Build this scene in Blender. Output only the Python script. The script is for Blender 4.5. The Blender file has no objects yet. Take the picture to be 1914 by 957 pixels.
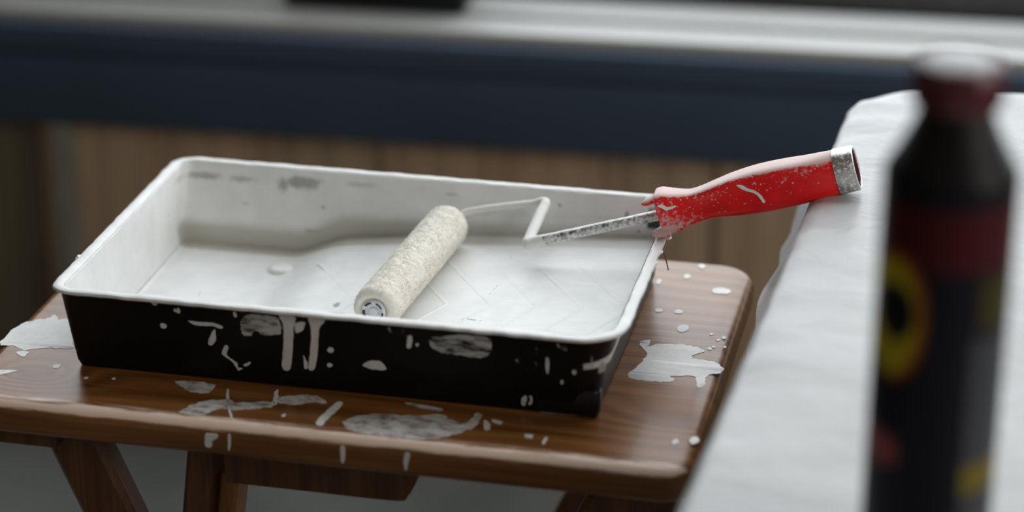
import bpy, bmesh, math, random
from mathutils import Vector, Matrix, noise
from mathutils.geometry import tessellate_polygon

scene = bpy.context.scene
col = scene.collection
random.seed(7)

# ---------------------------------------------------------------- camera
cam_data = bpy.data.cameras.new('camera')
cam = bpy.data.objects.new('camera', cam_data)
col.objects.link(cam)
cam_data.sensor_width = 36.0
cam_data.lens = 85.0
cam_data.clip_start = 0.05
YAW, PITCH = -0.2199, 0.4071
fwd = Vector((math.sin(YAW) * math.cos(PITCH), math.cos(YAW) * math.cos(PITCH), -math.sin(PITCH)))
right = Vector((math.cos(YAW), -math.sin(YAW), 0))
up = right.cross(fwd)
m = Matrix((right, up, -fwd)).transposed().to_4x4()
m.translation = Vector((0.5451, -1.1947, 0.6289))
cam.matrix_world = m
cam_data.dof.use_dof = True
cam_data.dof.focus_distance = 1.455
cam_data.dof.aperture_fstop = 2.9
scene.camera = cam

# ---------------------------------------------------------------- world, window daylight, exposure
world = bpy.data.worlds.new('world')
scene.world = world
world.use_nodes = True
bg = world.node_tree.nodes['Background']
bg.inputs['Color'].default_value = (1.0, 0.91, 0.76, 1)
bg.inputs['Strength'].default_value = 0.145

WALL_POS, WALL_ROT = Vector((0, 0.85, 0)), math.radians(3.0)
def wall_pt(x, y, z):
    c, s = math.cos(WALL_ROT), math.sin(WALL_ROT)
    return Vector((c * x - s * y, s * x + c * y, z)) + WALL_POS

sun_d = bpy.data.lights.new('window_daylight', 'AREA')
sun_d.shape = 'RECTANGLE'
sun_d.size, sun_d.size_y = 2.42, 2.2
sun_d.energy = 44.0
sun_d.color = (0.90, 0.96, 1.0)
win = bpy.data.objects.new('window_daylight', sun_d)
col.objects.link(win)
WIN_TILT = math.radians(14)                              # invented slope, leaning the window so its light falls from higher up
win.location = wall_pt(0.65, 0.17 - 1.1 * math.sin(WIN_TILT), 0.02 + 1.1 * math.cos(WIN_TILT))
win.rotation_euler = (math.radians(-90) + WIN_TILT, 0, WALL_ROT)   # faces the room

side_d = bpy.data.lights.new('side_window_daylight', 'AREA')
side_d.shape = 'RECTANGLE'
side_d.size, side_d.size_y = 1.2, 1.3
side_d.energy = 17.0
side_d.color = (1.0, 0.97, 0.92)
side = bpy.data.objects.new('side_window_daylight', side_d)
col.objects.link(side)
side.location = (1.9, -0.75, 0.80)
side.rotation_euler = (math.radians(90), 0, math.radians(90))   # faces -x, into the room

vs = scene.view_settings
vs.view_transform = 'Standard'
vs.look = 'None'
vs.gamma = 1.0
vs.use_curve_mapping = False
vs.exposure = 0.04

# ---------------------------------------------------------------- materials
def new_mat(name):
    mt = bpy.data.materials.new(name)
    mt.use_nodes = True
    nt = mt.node_tree
    return mt, nt, nt.nodes['Principled BSDF']

class G:
    """small helper around a node tree"""
    def __init__(s, nt): s.nt = nt
    def n(s, t, **kw):
        nd = s.nt.nodes.new(t)
        for k, v in kw.items(): setattr(nd, k, v)
        return nd
    def link(s, a, b): s.nt.links.new(a, b)
    def put(s, sock, v):
        if hasattr(v, 'is_output') or isinstance(v, bpy.types.NodeSocket): s.link(v, sock)
        else: sock.default_value = v
    def math(s, op, a, b=0.0, c=0.0, clamp=False):
        nd = s.n('ShaderNodeMath', operation=op); nd.use_clamp = clamp
        s.put(nd.inputs[0], a); s.put(nd.inputs[1], b); s.put(nd.inputs[2], c)
        return nd.outputs[0]
    def coords(s, kind='Object'):
        return s.n('ShaderNodeTexCoord').outputs[kind]
    def xyz(s, v):
        nd = s.n('ShaderNodeSeparateXYZ'); s.link(v, nd.inputs[0]); return nd.outputs
    def map(s, v, scale=(1, 1, 1), loc=(0, 0, 0)):
        nd = s.n('ShaderNodeMapping'); s.link(v, nd.inputs['Vector'])
        nd.inputs['Scale'].default_value = scale; nd.inputs['Location'].default_value = loc
        return nd.outputs[0]
    def noise(s, v, scale, detail=3.0, rough=0.55, dist=0.0):
        nd = s.n('ShaderNodeTexNoise'); s.link(v, nd.inputs['Vector'])
        nd.inputs['Scale'].default_value = scale; nd.inputs['Detail'].default_value = detail
        nd.inputs['Roughness'].default_value = rough; nd.inputs['Distortion'].default_value = dist
        return nd.outputs[0]
    def ramp(s, f, stops):
        nd = s.n('ShaderNodeValToRGB'); s.link(f, nd.inputs[0])
        el = nd.color_ramp.elements
        while len(el) < len(stops): el.new(0.5)
        for e, (p, c) in zip(el, stops):
            e.position = p; e.color = c if len(c) == 4 else (*c, 1)
        return nd.outputs[0]
    def step(s, f, a, b):
        nd = s.n('ShaderNodeMapRange'); nd.interpolation_type = 'SMOOTHSTEP'
        s.put(nd.inputs[0], f); s.put(nd.inputs[1], a); s.put(nd.inputs[2], b)
        return nd.outputs[0]
    def mix(s, f, a, b):
        nd = s.n('ShaderNodeMix', data_type='RGBA')
        s.put(nd.inputs[0], f)
        for i, v in ((6, a), (7, b)):
            if isinstance(v, tuple): nd.inputs[i].default_value = (*v, 1) if len(v) == 3 else v
            else: s.link(v, nd.inputs[i])
        return nd.outputs[2]
    def bump(s, h, strength, dist, bsdf):
        nd = s.n('ShaderNodeBump'); nd.inputs['Strength'].default_value = strength
        nd.inputs['Distance'].default_value = dist
        s.link(h, nd.inputs['Height']); s.link(nd.outputs[0], bsdf.inputs['Normal'])
    def ell(s, o, a, b, ca, cb, ra, rb, soft=0.25, wob=None):
        """soft elliptical mask on two of the coordinates"""
        u = s.math('DIVIDE', s.math('SUBTRACT', o[a], ca), ra)
        v = s.math('DIVIDE', s.math('SUBTRACT', o[b], cb), rb)
        d = s.math('SQRT', s.math('ADD', s.math('MULTIPLY', u, u), s.math('MULTIPLY', v, v)))
        if wob is not None: d = s.math('ADD', d, wob)
        return s.step(d, 1 + soft, 1 - soft)

def simple(name, color, rough=0.5, metal=0.0, spec=0.5, coat=0.0, nscale=None, namp=0.15, bump=0.0):
    mt, nt, b = new_mat(name); g = G(nt)
    b.inputs['Roughness'].default_value = rough; b.inputs['Metallic'].default_value = metal
    b.inputs['Specular IOR Level'].default_value = spec; b.inputs['Coat Weight'].default_value = coat
    v = g.coords()
    f = g.noise(v, nscale or 40.0, 4.0)
    dark = tuple(c * (1 - namp) for c in color); lite = tuple(min(1, c * (1 + namp)) for c in color)
    g.link(g.ramp(f, [(0.3, dark), (0.7, lite)]), b.inputs['Base Color'])
    if bump: g.bump(f, 0.6, bump, b)
    return mt

def wood_mat(name, dark, mid, light, knots=(), rough=0.3, axis='x', freq=420.0, coat=0.0, seed=0.0, rsp=0.5, rw=0.22, edge=False):
    mt, nt, b = new_mat(name); g = G(nt)
    v = g.coords(); o = g.xyz(v)
    X, Y = (o[0], o[1]) if axis == 'x' else (o[2], o[0])
    s1 = (3, 14, 14) if axis == 'x' else (14, 14, 3)
    w = g.noise(g.map(v, s1, (seed, seed * .7, 0)), 1.0, 2.0)
    h = g.math('ADD', Y, g.math('MULTIPLY', w, 0.045))
    for (kx, ky, sx, sy, amp) in knots:
        u = g.math('DIVIDE', g.math('SUBTRACT', X, kx), sx)
        q = g.math('DIVIDE', g.math('SUBTRACT', Y, ky), sy)
        d2 = g.math('ADD', g.math('MULTIPLY', u, u), g.math('MULTIPLY', q, q))
        h = g.math('ADD', h, g.math('MULTIPLY', g.math('EXPONENT', g.math('MULTIPLY', d2, -1.0)), amp))
    ring = g.math('ADD', g.math('MULTIPLY', g.math('SINE', g.math('MULTIPLY', h, freq)), 0.5), 0.5)
    s2 = (12, 420, 420) if axis == 'x' else (420, 420, 12)
    fib = g.noise(g.map(v, s2), 1.0, 3.0)
    f = g.math('ADD', g.math('MULTIPLY', ring, rw), g.math('MULTIPLY', fib, 1 - rw))
    c = g.ramp(f, [(0.22, dark), (0.5, mid), (0.8, light)])
    big = g.noise(v, 9.0, 2.0)
    c = g.mix(g.math('MULTIPLY', g.step(big, 0.4, 0.75), 0.35), c, dark)
    for (kx, ky, sx, sy, amp) in knots:
        e = g.ell((X, Y), 0, 1, kx, ky, sx * .55, sy * .55, 0.35)
        c = g.mix(g.math('MULTIPLY', e, 0.6), c, dark)
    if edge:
        # highlight on the front arris, painted as a pale strip in the wood colour
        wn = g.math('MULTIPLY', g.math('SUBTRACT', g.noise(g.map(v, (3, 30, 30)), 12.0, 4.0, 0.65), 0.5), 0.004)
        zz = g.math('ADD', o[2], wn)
        edge_glint = g.math('MULTIPLY', g.step(zz, -0.0050, -0.0034), g.step(zz, 0.0004, -0.0008))
        edge_glint = g.math('MULTIPLY', edge_glint, g.step(o[1], -0.030, -0.0345))
        c = g.mix(g.math('MULTIPLY', edge_glint, 0.9), c, (0.88, 0.68, 0.56))
    g.link(c, b.inputs['Base Color'])
    g.link(g.math('ADD', g.math('MULTIPLY', fib, 0.12), rough - 0.06), b.inputs['Roughness'])
    b.inputs['Specular IOR Level'].default_value = rsp
    b.inputs['Coat Weight'].default_value = coat
    b.inputs['Coat Roughness'].default_value = 0.16
    g.bump(f, 0.25, 0.0006, b)
    return mt

def paint_mat(name, patchy=0.0, color=(0.84, 0.84, 0.825), scale=160.0, stretch=(1, 1, 1), soft=0.08, most=1.0):
    """dried white paint; patchy > 0 leaves bare places between the streaks"""
    mt, nt, b = new_mat(name); g = G(nt)
    v = g.coords(); f = g.noise(v, 90.0, 4.0)
    g.link(g.ramp(f, [(0.3, tuple(c * .86 for c in color)), (0.65, color)]), b.inputs['Base Color'])
    b.inputs['Roughness'].default_value = 0.45
    g.bump(f, 0.4, 0.0006, b)
    if patchy:
        h = g.noise(g.map(v, stretch), scale, 5.0, 0.65)
        g.link(g.math('MULTIPLY', g.step(h, patchy - soft, patchy + soft), most), b.inputs['Alpha'])
    return mt

M = {}
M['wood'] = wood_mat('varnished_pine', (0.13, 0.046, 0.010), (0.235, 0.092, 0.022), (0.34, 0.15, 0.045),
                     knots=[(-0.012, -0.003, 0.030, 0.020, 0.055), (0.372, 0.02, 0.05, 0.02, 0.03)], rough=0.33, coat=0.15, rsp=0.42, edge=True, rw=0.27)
M['wood_leg'] = wood_mat('shaded_pine_leg', (0.07, 0.024, 0.008), (0.13, 0.048, 0.016), (0.20, 0.08, 0.026), rough=0.4, axis='z', freq=300, seed=3.1)  # darker than the seat pine: shade under the seat put into the colour
M['wood_lit_leg'] = wood_mat('lit_pine_leg', (0.20, 0.075, 0.02), (0.38, 0.15, 0.045), (0.48, 0.21, 0.07), rough=0.45, axis='z', freq=300, seed=5.3)  # brighter leg pine, with light from the right put into its colour
M['paint'] = paint_mat('dried_white_paint')
M['paint_thin'] = paint_mat('thin_streaky_paint', 0.42, scale=90.0, stretch=(1, 2.0, 1), soft=0.20, most=0.85)
M['paint_smudge'] = paint_mat('smudged_paint', 0.46, scale=110.0, stretch=(.7, 1, 3.0), soft=0.14, most=0.8)
M['paint_cloud'] = paint_mat('faint_smudged_paint', 0.60, scale=230.0, stretch=(1, 1, .6))
M['black'] = simple('black_plastic', (0.0045, 0.0045, 0.005), 0.42, spec=0.25, nscale=300, namp=0.2)
M['black_shine'] = simple('black_plastic_bare', (0.008, 0.008, 0.009), 0.3, spec=0.4, nscale=60)

def tray_paint():
    mt, nt, b = new_mat('tray_paint_coat'); g = G(nt)
    v = g.coords(); o = g.xyz(v)
    f = g.noise(v, 55.0, 5.0); f2 = g.noise(v, 14.0, 3.0)
    c = g.ramp(f, [(0.25, (0.68, 0.685, 0.68)), (0.6, (0.76, 0.765, 0.76))])
    c = g.mix(g.math('MULTIPLY', g.step(f2, 0.5, 0.75), 0.22), c, (0.60, 0.60, 0.57))
    wob = g.math('MULTIPLY', g.math('SUBTRACT', g.noise(v, 120.0, 4.0, 0.7), 0.5), 2.2)
    far = g.step(o[1], 0.19, 0.195)
    bare = None
    for cx, cz, rx, rz, amt in ((0.022, 0.0445, .012, .0022, .75), (0.048, 0.0445, .008, .0018, .6), (0.088, 0.045, .012, .0034, .85), (0.077, 0.043, .004, .004, .8),
                                (0.128, 0.047, .010, .0015, .4), (0.10, 0.017, .006, .0012, .5), (0.105, 0.032, .0015, .0012, .6), (0.306, 0.042, .0012, .003, .9), (0.262, 0.045, .0012, .001, .6),
                                (0.314, 0.033, .0008, .001, .8), (0.052, 0.03, .003, .0006, .4), (0.19, 0.046, .004, .001, .4)):
        e = g.math('MULTIPLY', g.math('MULTIPLY', g.ell(o, 0, 2, cx, cz, rx, rz, 0.5, wob), far), amt * .7)
        bare = e if bare is None else g.math('MAXIMUM', bare, e)
    # grey-olive band, darker than the coat, along the foot of the far side
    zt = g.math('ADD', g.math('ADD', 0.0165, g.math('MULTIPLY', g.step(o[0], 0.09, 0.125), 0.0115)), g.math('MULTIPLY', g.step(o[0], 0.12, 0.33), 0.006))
    foot_band = g.math('MULTIPLY', g.step(g.math('ADD', o[2], g.math('MULTIPLY', wob, 0.0012)), g.math('ADD', zt, 0.004), g.math('SUBTRACT', zt, 0.004)), g.step(o[1], 0.188, 0.192))
    foot_band = g.math('MULTIPLY', foot_band, g.math('SUBTRACT', 0.9, g.math('MULTIPLY', g.step(o[0], 0.1, 0.3), 0.5)))
    c = g.mix(foot_band, c, (0.45, 0.435, 0.37))
    # chips and hairline cracks in the paint on the ramp
    vor = g.n('ShaderNodeTexVoronoi', feature='DISTANCE_TO_EDGE')
    g.link(g.map(v, (1, .6, 1)), vor.inputs['Vector']); vor.inputs['Scale'].default_value = 34.0
    crack = g.step(vor.outputs['Distance'], 0.012, 0.004)
    zone = g.step(g.noise(v, 26.0, 3.0, 0.6), 0.60, 0.68)
    crack = g.math('MULTIPLY', g.math('MULTIPLY', crack, zone), g.step(g.noise(v, 300.0, 2.0), 0.45, 0.6))
    low = g.step(o[1], 0.185, 0.175)
    crack = g.math('MULTIPLY', g.math('MULTIPLY', crack, low), 0.75)
    chip = g.math('MULTIPLY', g.ell(o, 0, 1, 0.1475, 0.094, .0022, .0035, .4, wob), 0.8)
    bare = g.math('MAXIMUM', g.math('MAXIMUM', bare, crack), chip)
    c = g.mix(bare, c, (0.12, 0.115, 0.105))
    # unpainted far right corner
    cor = g.math('MULTIPLY', g.step(g.math('ADD', o[0], g.math('MULTIPLY', wob, .0008)), 0.3185, 0.3205), far)
    cor = g.math('MULTIPLY', cor, g.step(o[2], 0.050, 0.045))
    cor = g.math('MULTIPLY', cor, g.step(o[2], 0.034, 0.037))
    c = g.mix(cor, c, (0.006, 0.006, 0.007))
    g.link(c, b.inputs['Base Color'])
    b.inputs['Roughness'].default_value = 0.38
    h = g.math('ADD', g.math('MULTIPLY', f, 0.6), g.math('MULTIPLY', g.noise(g.map(v, (1, 5, 1)), 30.0, 2.0), 0.6))
    g.bump(h, 0.5, 0.0012, b)
    return mt
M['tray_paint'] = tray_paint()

def handle_mat():
    mt, nt, b = new_mat('red_handle_paint_stained'); g = G(nt)
    v = g.coords(); o = g.xyz(v)
    red = g.ramp(g.noise(v, 60.0, 2.0), [(0.3, (0.72, 0.006, 0.010)), (0.7, (0.85, 0.012, 0.014))])
    f = g.noise(v, 380.0, 5.0, 0.7); k = g.noise(g.map(v, (1, 2.2, 2.2)), 95.0, 4.0, 0.65)
    front = g.step(o[0], 0.040, 0.0)                       # paint has run over the front collar
    low = g.math('MULTIPLY', front, g.step(o[2], 0.004, -0.004))
    nz = g.xyz(g.coords('Normal'))[2]
    top = g.step(nz, 0.45, 0.95)                           # and lies along the top; the top's sheen is painted in with it
    midt = g.math('MULTIPLY', g.step(o[2], 0.002, 0.012), g.step(o[0], 0.035, 0.10))
    amt = g.math('ADD', g.math('MULTIPLY', front, 0.11), g.math('ADD', g.math('MULTIPLY', low, 0.15), g.math('MULTIPLY', top, 0.32)))
    amt = g.math('ADD', amt, g.math('MULTIPLY', midt, 0.13))
    mask = g.step(g.math('ADD', g.math('ADD', g.math('MULTIPLY', k, 0.5), g.math('MULTIPLY', f, 0.5)), amt), 0.62, 0.80)
    zone = g.math('ADD', g.math('MULTIPLY', g.step(o[2], -0.002, 0.012), 0.07), g.math('MULTIPLY', front, 0.05))
    speck = g.step(g.math('ADD', g.noise(v, 520.0, 2.0, 0.5), zone), 0.69, 0.74)
    mask = g.math('MAXIMUM', mask, g.math('MULTIPLY', speck, 0.8))
    c = g.mix(g.math('MULTIPLY', mask, 0.85), red, (0.66, 0.56, 0.54))
    g.link(c, b.inputs['Base Color'])
    g.link(g.math('ADD', g.math('MULTIPLY', mask, 0.15), 0.30), b.inputs['Roughness'])
    g.bump(mask, 0.3, 0.0005, b)
    return mt
M['handle'] = handle_mat()

def stained_metal(name, base, amount, rough=0.28):
    mt, nt, b = new_mat(name); g = G(nt)
    v = g.coords()
    k = g.noise(v, 420.0, 6.0, 0.75)
    mask = g.step(k, amount - .07, amount + .07)
    g.link(g.mix(mask, base, (0.76, 0.76, 0.75)), b.inputs['Base Color'])
    g.link(g.math('SUBTRACT', 1.0, mask), b.inputs['Metallic'])
    g.link(g.math('ADD', g.math('MULTIPLY', mask, 0.2), rough), b.inputs['Roughness'])
    g.bump(k, 0.4, 0.0006, b)
    return mt
M['wire'] = stained_metal('wire_steel_with_paint', (0.34, 0.34, 0.335), 0.50)
M['wire_white'] = stained_metal('wire_steel_thick_paint', (0.45, 0.45, 0.44), 0.30, 0.35)
M['ferrule'] = stained_metal('ferrule_steel', (0.55, 0.54, 0.52), 0.56, 0.2)
M['dark_red'] = simple('dark_red_socket', (0.10, 0.004, 0.006), 0.6)
M['nap'] = simple('cream_nap', (0.76, 0.73, 0.66), 0.9, spec=0.1, nscale=350, namp=0.06, bump=0.0006)
def translucent_fibre():
    mt, nt, b = new_mat('cream_fibre'); g = G(nt)
    f = g.noise(g.coords(), 300.0, 3.0)
    c = g.ramp(f, [(0.3, (0.74, 0.71, 0.64)), (0.7, (0.84, 0.815, 0.75))])
    df = g.n('ShaderNodeBsdfDiffuse'); tr = g.n('ShaderNodeBsdfTranslucent'); mx = g.n('ShaderNodeMixShader')
    g.link(c, df.inputs[0]); g.link(c, tr.inputs[0]); mx.inputs[0].default_value = 0.5
    g.link(df.outputs[0], mx.inputs[1]); g.link(tr.outputs[0], mx.inputs[2])
    g.link(mx.outputs[0], nt.nodes['Material Output'].inputs['Surface'])
    nt.nodes.remove(b)
    return mt
M['fibre'] = translucent_fibre()
M['cap'] = simple('white_end_cap', (0.72, 0.73, 0.75), 0.4)
M['cap_dark'] = simple('blue_grey_slot', (0.02, 0.02, 0.05), 0.5)

def plastic_mat():
    mt, nt, b = new_mat('pale_grey_plastic_sheet'); g = G(nt)
    v = g.coords()
    f = g.noise(g.map(v, (1.6, 2.0, 1)), 14.0, 5.0, 0.6, 0.8); f2 = g.noise(g.map(v, (2, 1, 1)), 7.0, 2.0)
    c = g.ramp(f2, [(0.3, (0.40, 0.40, 0.405)), (0.7, (0.47, 0.475, 0.48))])
    g.link(c, b.inputs['Base Color'])
    b.inputs['Roughness'].default_value = 0.34
    b.inputs['Specular IOR Level'].default_value = 0.35
    g.bump(f, 0.4, 0.004, b)
    return mt
M['plastic'] = plastic_mat()
M['raw_plank'] = wood_mat('raw_plank', (0.2, 0.12, 0.06), (0.34, 0.22, 0.12), (0.45, 0.3, 0.18), rough=0.6)

def label_mat():
    """dark printed bottle sleeve: red band, yellow oval with black centre, grey panel"""
    mt, nt, b = new_mat('printed_bottle_label'); g = G(nt)
    o = g.xyz(g.coords())
    fr = g.step(o[1], 0.001, -0.001)
    c = g.mix(g.math('MULTIPLY', g.step(o[2], 0.150, 0.157), g.step(o[2], 0.184, 0.176)), (0.004, 0.004, 0.008), (0.045, 0.004, 0.005))
    def add(c, mask, colr): return g.mix(g.math('MULTIPLY', mask, fr), c, colr)
    c = add(c, g.ell(o, 0, 2, -0.0175, 0.131, .0128, .028, .08), (0.20, 0.05, 0.006))
    c = add(c, g.ell(o, 0, 2, -0.0195, 0.130, .0115, .025, .08), (0.33, 0.26, 0.007))
    c = add(c, g.ell(o, 0, 2, -0.0175, 0.133, .0085, .0125, .15), (0.004, 0.004, 0.006))
    c = add(c, g.ell(o, 0, 2, -0.0205, 0.070, .0075, .0075, .4), (0.22, 0.05, 0.05))
    pan = g.math('MULTIPLY', g.step(o[0], 0.0125, 0.0150), g.step(o[2], 0.128, 0.120))
    c = add(c, pan, (0.040, 0.042, 0.047))
    band = g.math('MULTIPLY', g.math('MULTIPLY', g.step(o[2], 0.052, 0.055), g.step(o[2], 0.068, 0.065)), g.step(o[0], 0.0125, 0.0150))
    c = add(c, band, (0.13, 0.095, 0.01))
    up_ = g.math('MULTIPLY', g.step(o[0], 0.014, 0.018), g.math('MULTIPLY', g.step(o[2], 0.126, 0.13), g.step(o[2], 0.154, 0.146)))
    c = add(c, up_, (0.035, 0.03, 0.006))
    g.link(c, b.inputs['Base Color']); b.inputs['Roughness'].default_value = 0.45
    b.inputs['Specular IOR Level'].default_value = 0.12
    return mt
M['label'] = label_mat()
M['bottle'] = simple('dark_bottle_shoulder', (0.006, 0.005, 0.006), 0.45, spec=0.15)
M['bottle_cap'] = simple('dark_red_cap', (0.075, 0.008, 0.012), 0.28, spec=0.6)
M['nozzle'] = simple('grey_cap_top', (0.40, 0.40, 0.41), 0.35)

M['navy'] = simple('navy_paint', (0.062, 0.092, 0.140), 0.55, nscale=5, namp=0.12, spec=0.3)
M['slat'] = simple('pale_grey_paint', (0.42, 0.42, 0.41), 0.45, nscale=8, namp=0.06)
M['groove'] = simple('grey_gap', (0.10, 0.10, 0.10), 0.7)
M['frame'] = simple('dark_grey_frame', (0.05, 0.052, 0.052), 0.45)
M['box'] = simple('dark_box', (0.008, 0.010, 0.010), 0.5, spec=0.2)
M['backing'] = simple('dark_backing', (0.03, 0.022, 0.014), 0.8)
M['plaster'] = simple('grey_plaster', (0.35, 0.34, 0.32), 0.9)
PLANKS = [wood_mat('brown_plank_%d' % i, tuple(c * .75 for c in t), t, tuple(c * 1.25 for c in t), rough=0.6, axis='z', freq=160, seed=i * 1.7,
                   knots=[(0.16, 0.0, .03, .02, .04)] if i == 3 else ())
          for i, t in enumerate([(0.55, 0.385, 0.255), (0.60, 0.415, 0.275), (0.53, 0.385, 0.26), (0.58, 0.40, 0.27)])]
PLANKS.append(wood_mat('dark_plank', (0.12, 0.10, 0.06), (0.17, 0.14, 0.085), (0.21, 0.17, 0.105), rough=0.6, axis='z', freq=160, seed=9.1))
M['left_shade_wall'] = simple('added_dark_brown_shade_wall', (0.05, 0.042, 0.03), 0.85, nscale=6)
M['batten'] = simple('grey_batten', (0.27, 0.26, 0.22), 0.6)

def floor_mat():
    mt, nt, b = new_mat('grey_concrete'); g = G(nt)
    v = g.coords()
    c = g.ramp(g.noise(v, 3.5, 5.0), [(0.3, (0.07, 0.075, 0.066)), (0.5, (0.12, 0.123, 0.113)), (0.72, (0.16, 0.162, 0.15))])
    blot = g.step(g.noise(g.map(v, (1, 1, 1), (4, 2, 0)), 5.0, 3.0), 0.58, 0.72)
    c = g.mix(g.math('MULTIPLY', blot, 0.5), c, (0.045, 0.052, 0.038))
    g.link(c, b.inputs['Base Color']); b.inputs['Roughness'].default_value = 0.75
    return mt
M['floor'] = floor_mat()

# ---------------------------------------------------------------- mesh helpers
def obj(name, bm, mat, parent=None, smooth=True, angle=40):
    me = bpy.data.meshes.new(name)
    bmesh.ops.recalc_face_normals(bm, faces=bm.faces[:])
    bm.to_mesh(me); bm.free()
    o = bpy.data.objects.new(name, me)
    col.objects.link(o)
    for mt in (mat if isinstance(mat, (list, tuple)) else [mat]): me.materials.append(mt)
    if smooth:
        me.shade_smooth()
        me.set_sharp_from_angle(angle=math.radians(angle))
    if parent: o.parent = parent
    return o

def empty(name, loc=(0, 0, 0), rotz=0.0):
    o = bpy.data.objects.new(name, None); col.objects.link(o)
    o.empty_display_size = 0.02
    o.location = loc; o.rotation_euler = (0, 0, rotz)
    return o

def tag(o, label=None, cat=None, group=None, kind=None):
    if label: o['label'] = label
    if cat: o['category'] = cat
    if group: o['group'] = group
    if kind: o['kind'] = kind
    return o

def add_box(bm, x0, x1, y0, y1, z0, z1, bev=0.0):
    r = bmesh.ops.create_cube(bm, size=1.0)
    vs_ = r['verts']
    for v in vs_:
        v.co = Vector(((x0 + x1) / 2 + v.co.x * (x1 - x0), (y0 + y1) / 2 + v.co.y * (y1 - y0), (z0 + z1) / 2 + v.co.z * (z1 - z0)))
    if bev:
        es = list({e for v in vs_ for e in v.link_edges})
        bmesh.ops.bevel(bm, geom=es, offset=bev, segments=3, affect='EDGES', profile=0.5)
    return bm

def box(name, ext, mat, parent=None, bev=0.002):
    bm = bmesh.new(); add_box(bm, *ext, bev); return obj(name, bm, mat, parent)

def beam(bm, a, b, w, t, wdir):
    """rectangular bar from a to b; w along wdir, t across"""
    a, b = Vector(a), Vector(b); d = (b - a).normalized()
    u = (Vector(wdir) - d * d.dot(Vector(wdir))).normalized(); v = d.cross(u)
    q = []
    c = 0.18 * min(w, t)
    prof = [(-w/2 + c, -t/2), (w/2 - c, -t/2), (w/2, -t/2 + c), (w/2, t/2 - c), (w/2 - c, t/2), (-w/2 + c, t/2), (-w/2, t/2 - c), (-w/2, -t/2 + c)]
    for p in (a, b): q.append([bm.verts.new(p + u * i + v * j) for i, j in prof])
    n = len(prof)
    for i in range(n): bm.faces.new((q[0][i], q[0][(i+1) % n], q[1][(i+1) % n], q[1][i]))
    bm.faces.new(q[0][::-1]); bm.faces.new(q[1])
    return bm

def rrect(x0, x1, y0, y1, rs, nc=8, mx=40, my=26):
    """rounded rectangle, counter-clockwise; rs = radii at (x0,y0),(x1,y0),(x1,y1),(x0,y1)"""
    pts = []
    cs = [(x0, y0, 1, 1, 180, rs[0]), (x1, y0, -1, 1, 270, rs[1]), (x1, y1, -1, -1, 0, rs[2]), (x0, y1, 1, -1, 90, rs[3])]
    arcs = []
    for cx, cy, sx, sy, a0, r in cs:
        ox, oy = cx + sx * r, cy + sy * r
        arcs.append([(ox + r * math.cos(math.radians(a0 + 90 * i / nc)), oy + r * math.sin(math.radians(a0 + 90 * i / nc))) for i in range(nc + 1)])
    for k in range(4):
        pts += arcs[k]
        a, b = arcs[k][-1], arcs[(k + 1) % 4][0]
        mm = mx if k % 2 == 0 else my
        for i in range(1, mm): pts.append((a[0] + (b[0] - a[0]) * i / mm, a[1] + (b[1] - a[1]) * i / mm))
    return pts

def loft(bm, loops, closed=True, cap0=False, cap1=False):
    vl = [[bm.verts.new(p) for p in lp] for lp in loops]
    n = len(vl[0])
    for a, b in zip(vl, vl[1:]):
        for i in range(n if closed else n - 1):
            j = (i + 1) % n
            bm.faces.new((a[i], a[j], b[j], b[i]))
    if cap0: bm.faces.new(vl[0][::-1])
    if cap1: bm.faces.new(vl[-1])
    return vl

def lathe(bm, prof, seg=48, cap0=True, cap1=True):
    loops = [[(r * math.cos(2 * math.pi * i / seg), r * math.sin(2 * math.pi * i / seg), z) for i in range(seg)] for r, z in prof]
    return loft(bm, loops, True, cap0, cap1)

def tube(bm, pts, radii, seg=14, jit=0.0):
    pts = [Vector(p) for p in pts]
    prev = None; loops = []
    for i, p in enumerate(pts):
        d = (pts[min(i + 1, len(pts) - 1)] - pts[max(i - 1, 0)]).normalized()
        if prev is None: u = d.orthogonal().normalized()
        else: u = (prev - d * prev.dot(d)).normalized()
        prev = u; v = d.cross(u)
        lp = []
        for k in range(seg):
            a = 2 * math.pi * k / seg
            dirv = u * math.cos(a) + v * math.sin(a)
            rr = radii[i]
            if jit: rr *= 1 + jit * noise.noise((p + dirv * rr) * 260)
            lp.append(p + dirv * rr)
        loops.append(lp)
    loft(bm, loops, True, True, True)
    return bm

def catmull(pts, sub, closed=False):
    pts = [Vector(p) for p in pts]; n = len(pts); out = []
    rng = range(n) if closed else range(n - 1)
    for i in rng:
        if closed: p0, p1, p2, p3 = pts[i - 1], pts[i], pts[(i + 1) % n], pts[(i + 2) % n]
        else: p0, p1, p2, p3 = pts[max(i - 1, 0)], pts[i], pts[i + 1], pts[min(i + 2, n - 1)]
        for k in range(sub):
            t = k / sub
            out.append(0.5 * ((2 * p1) + (p2 - p0) * t + (2 * p0 - 5 * p1 + 4 * p2 - p3) * t * t + (3 * p1 - p0 - 3 * p2 + p3) * t ** 3))
    if not closed: out.append(pts[-1])
    return out

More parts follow.
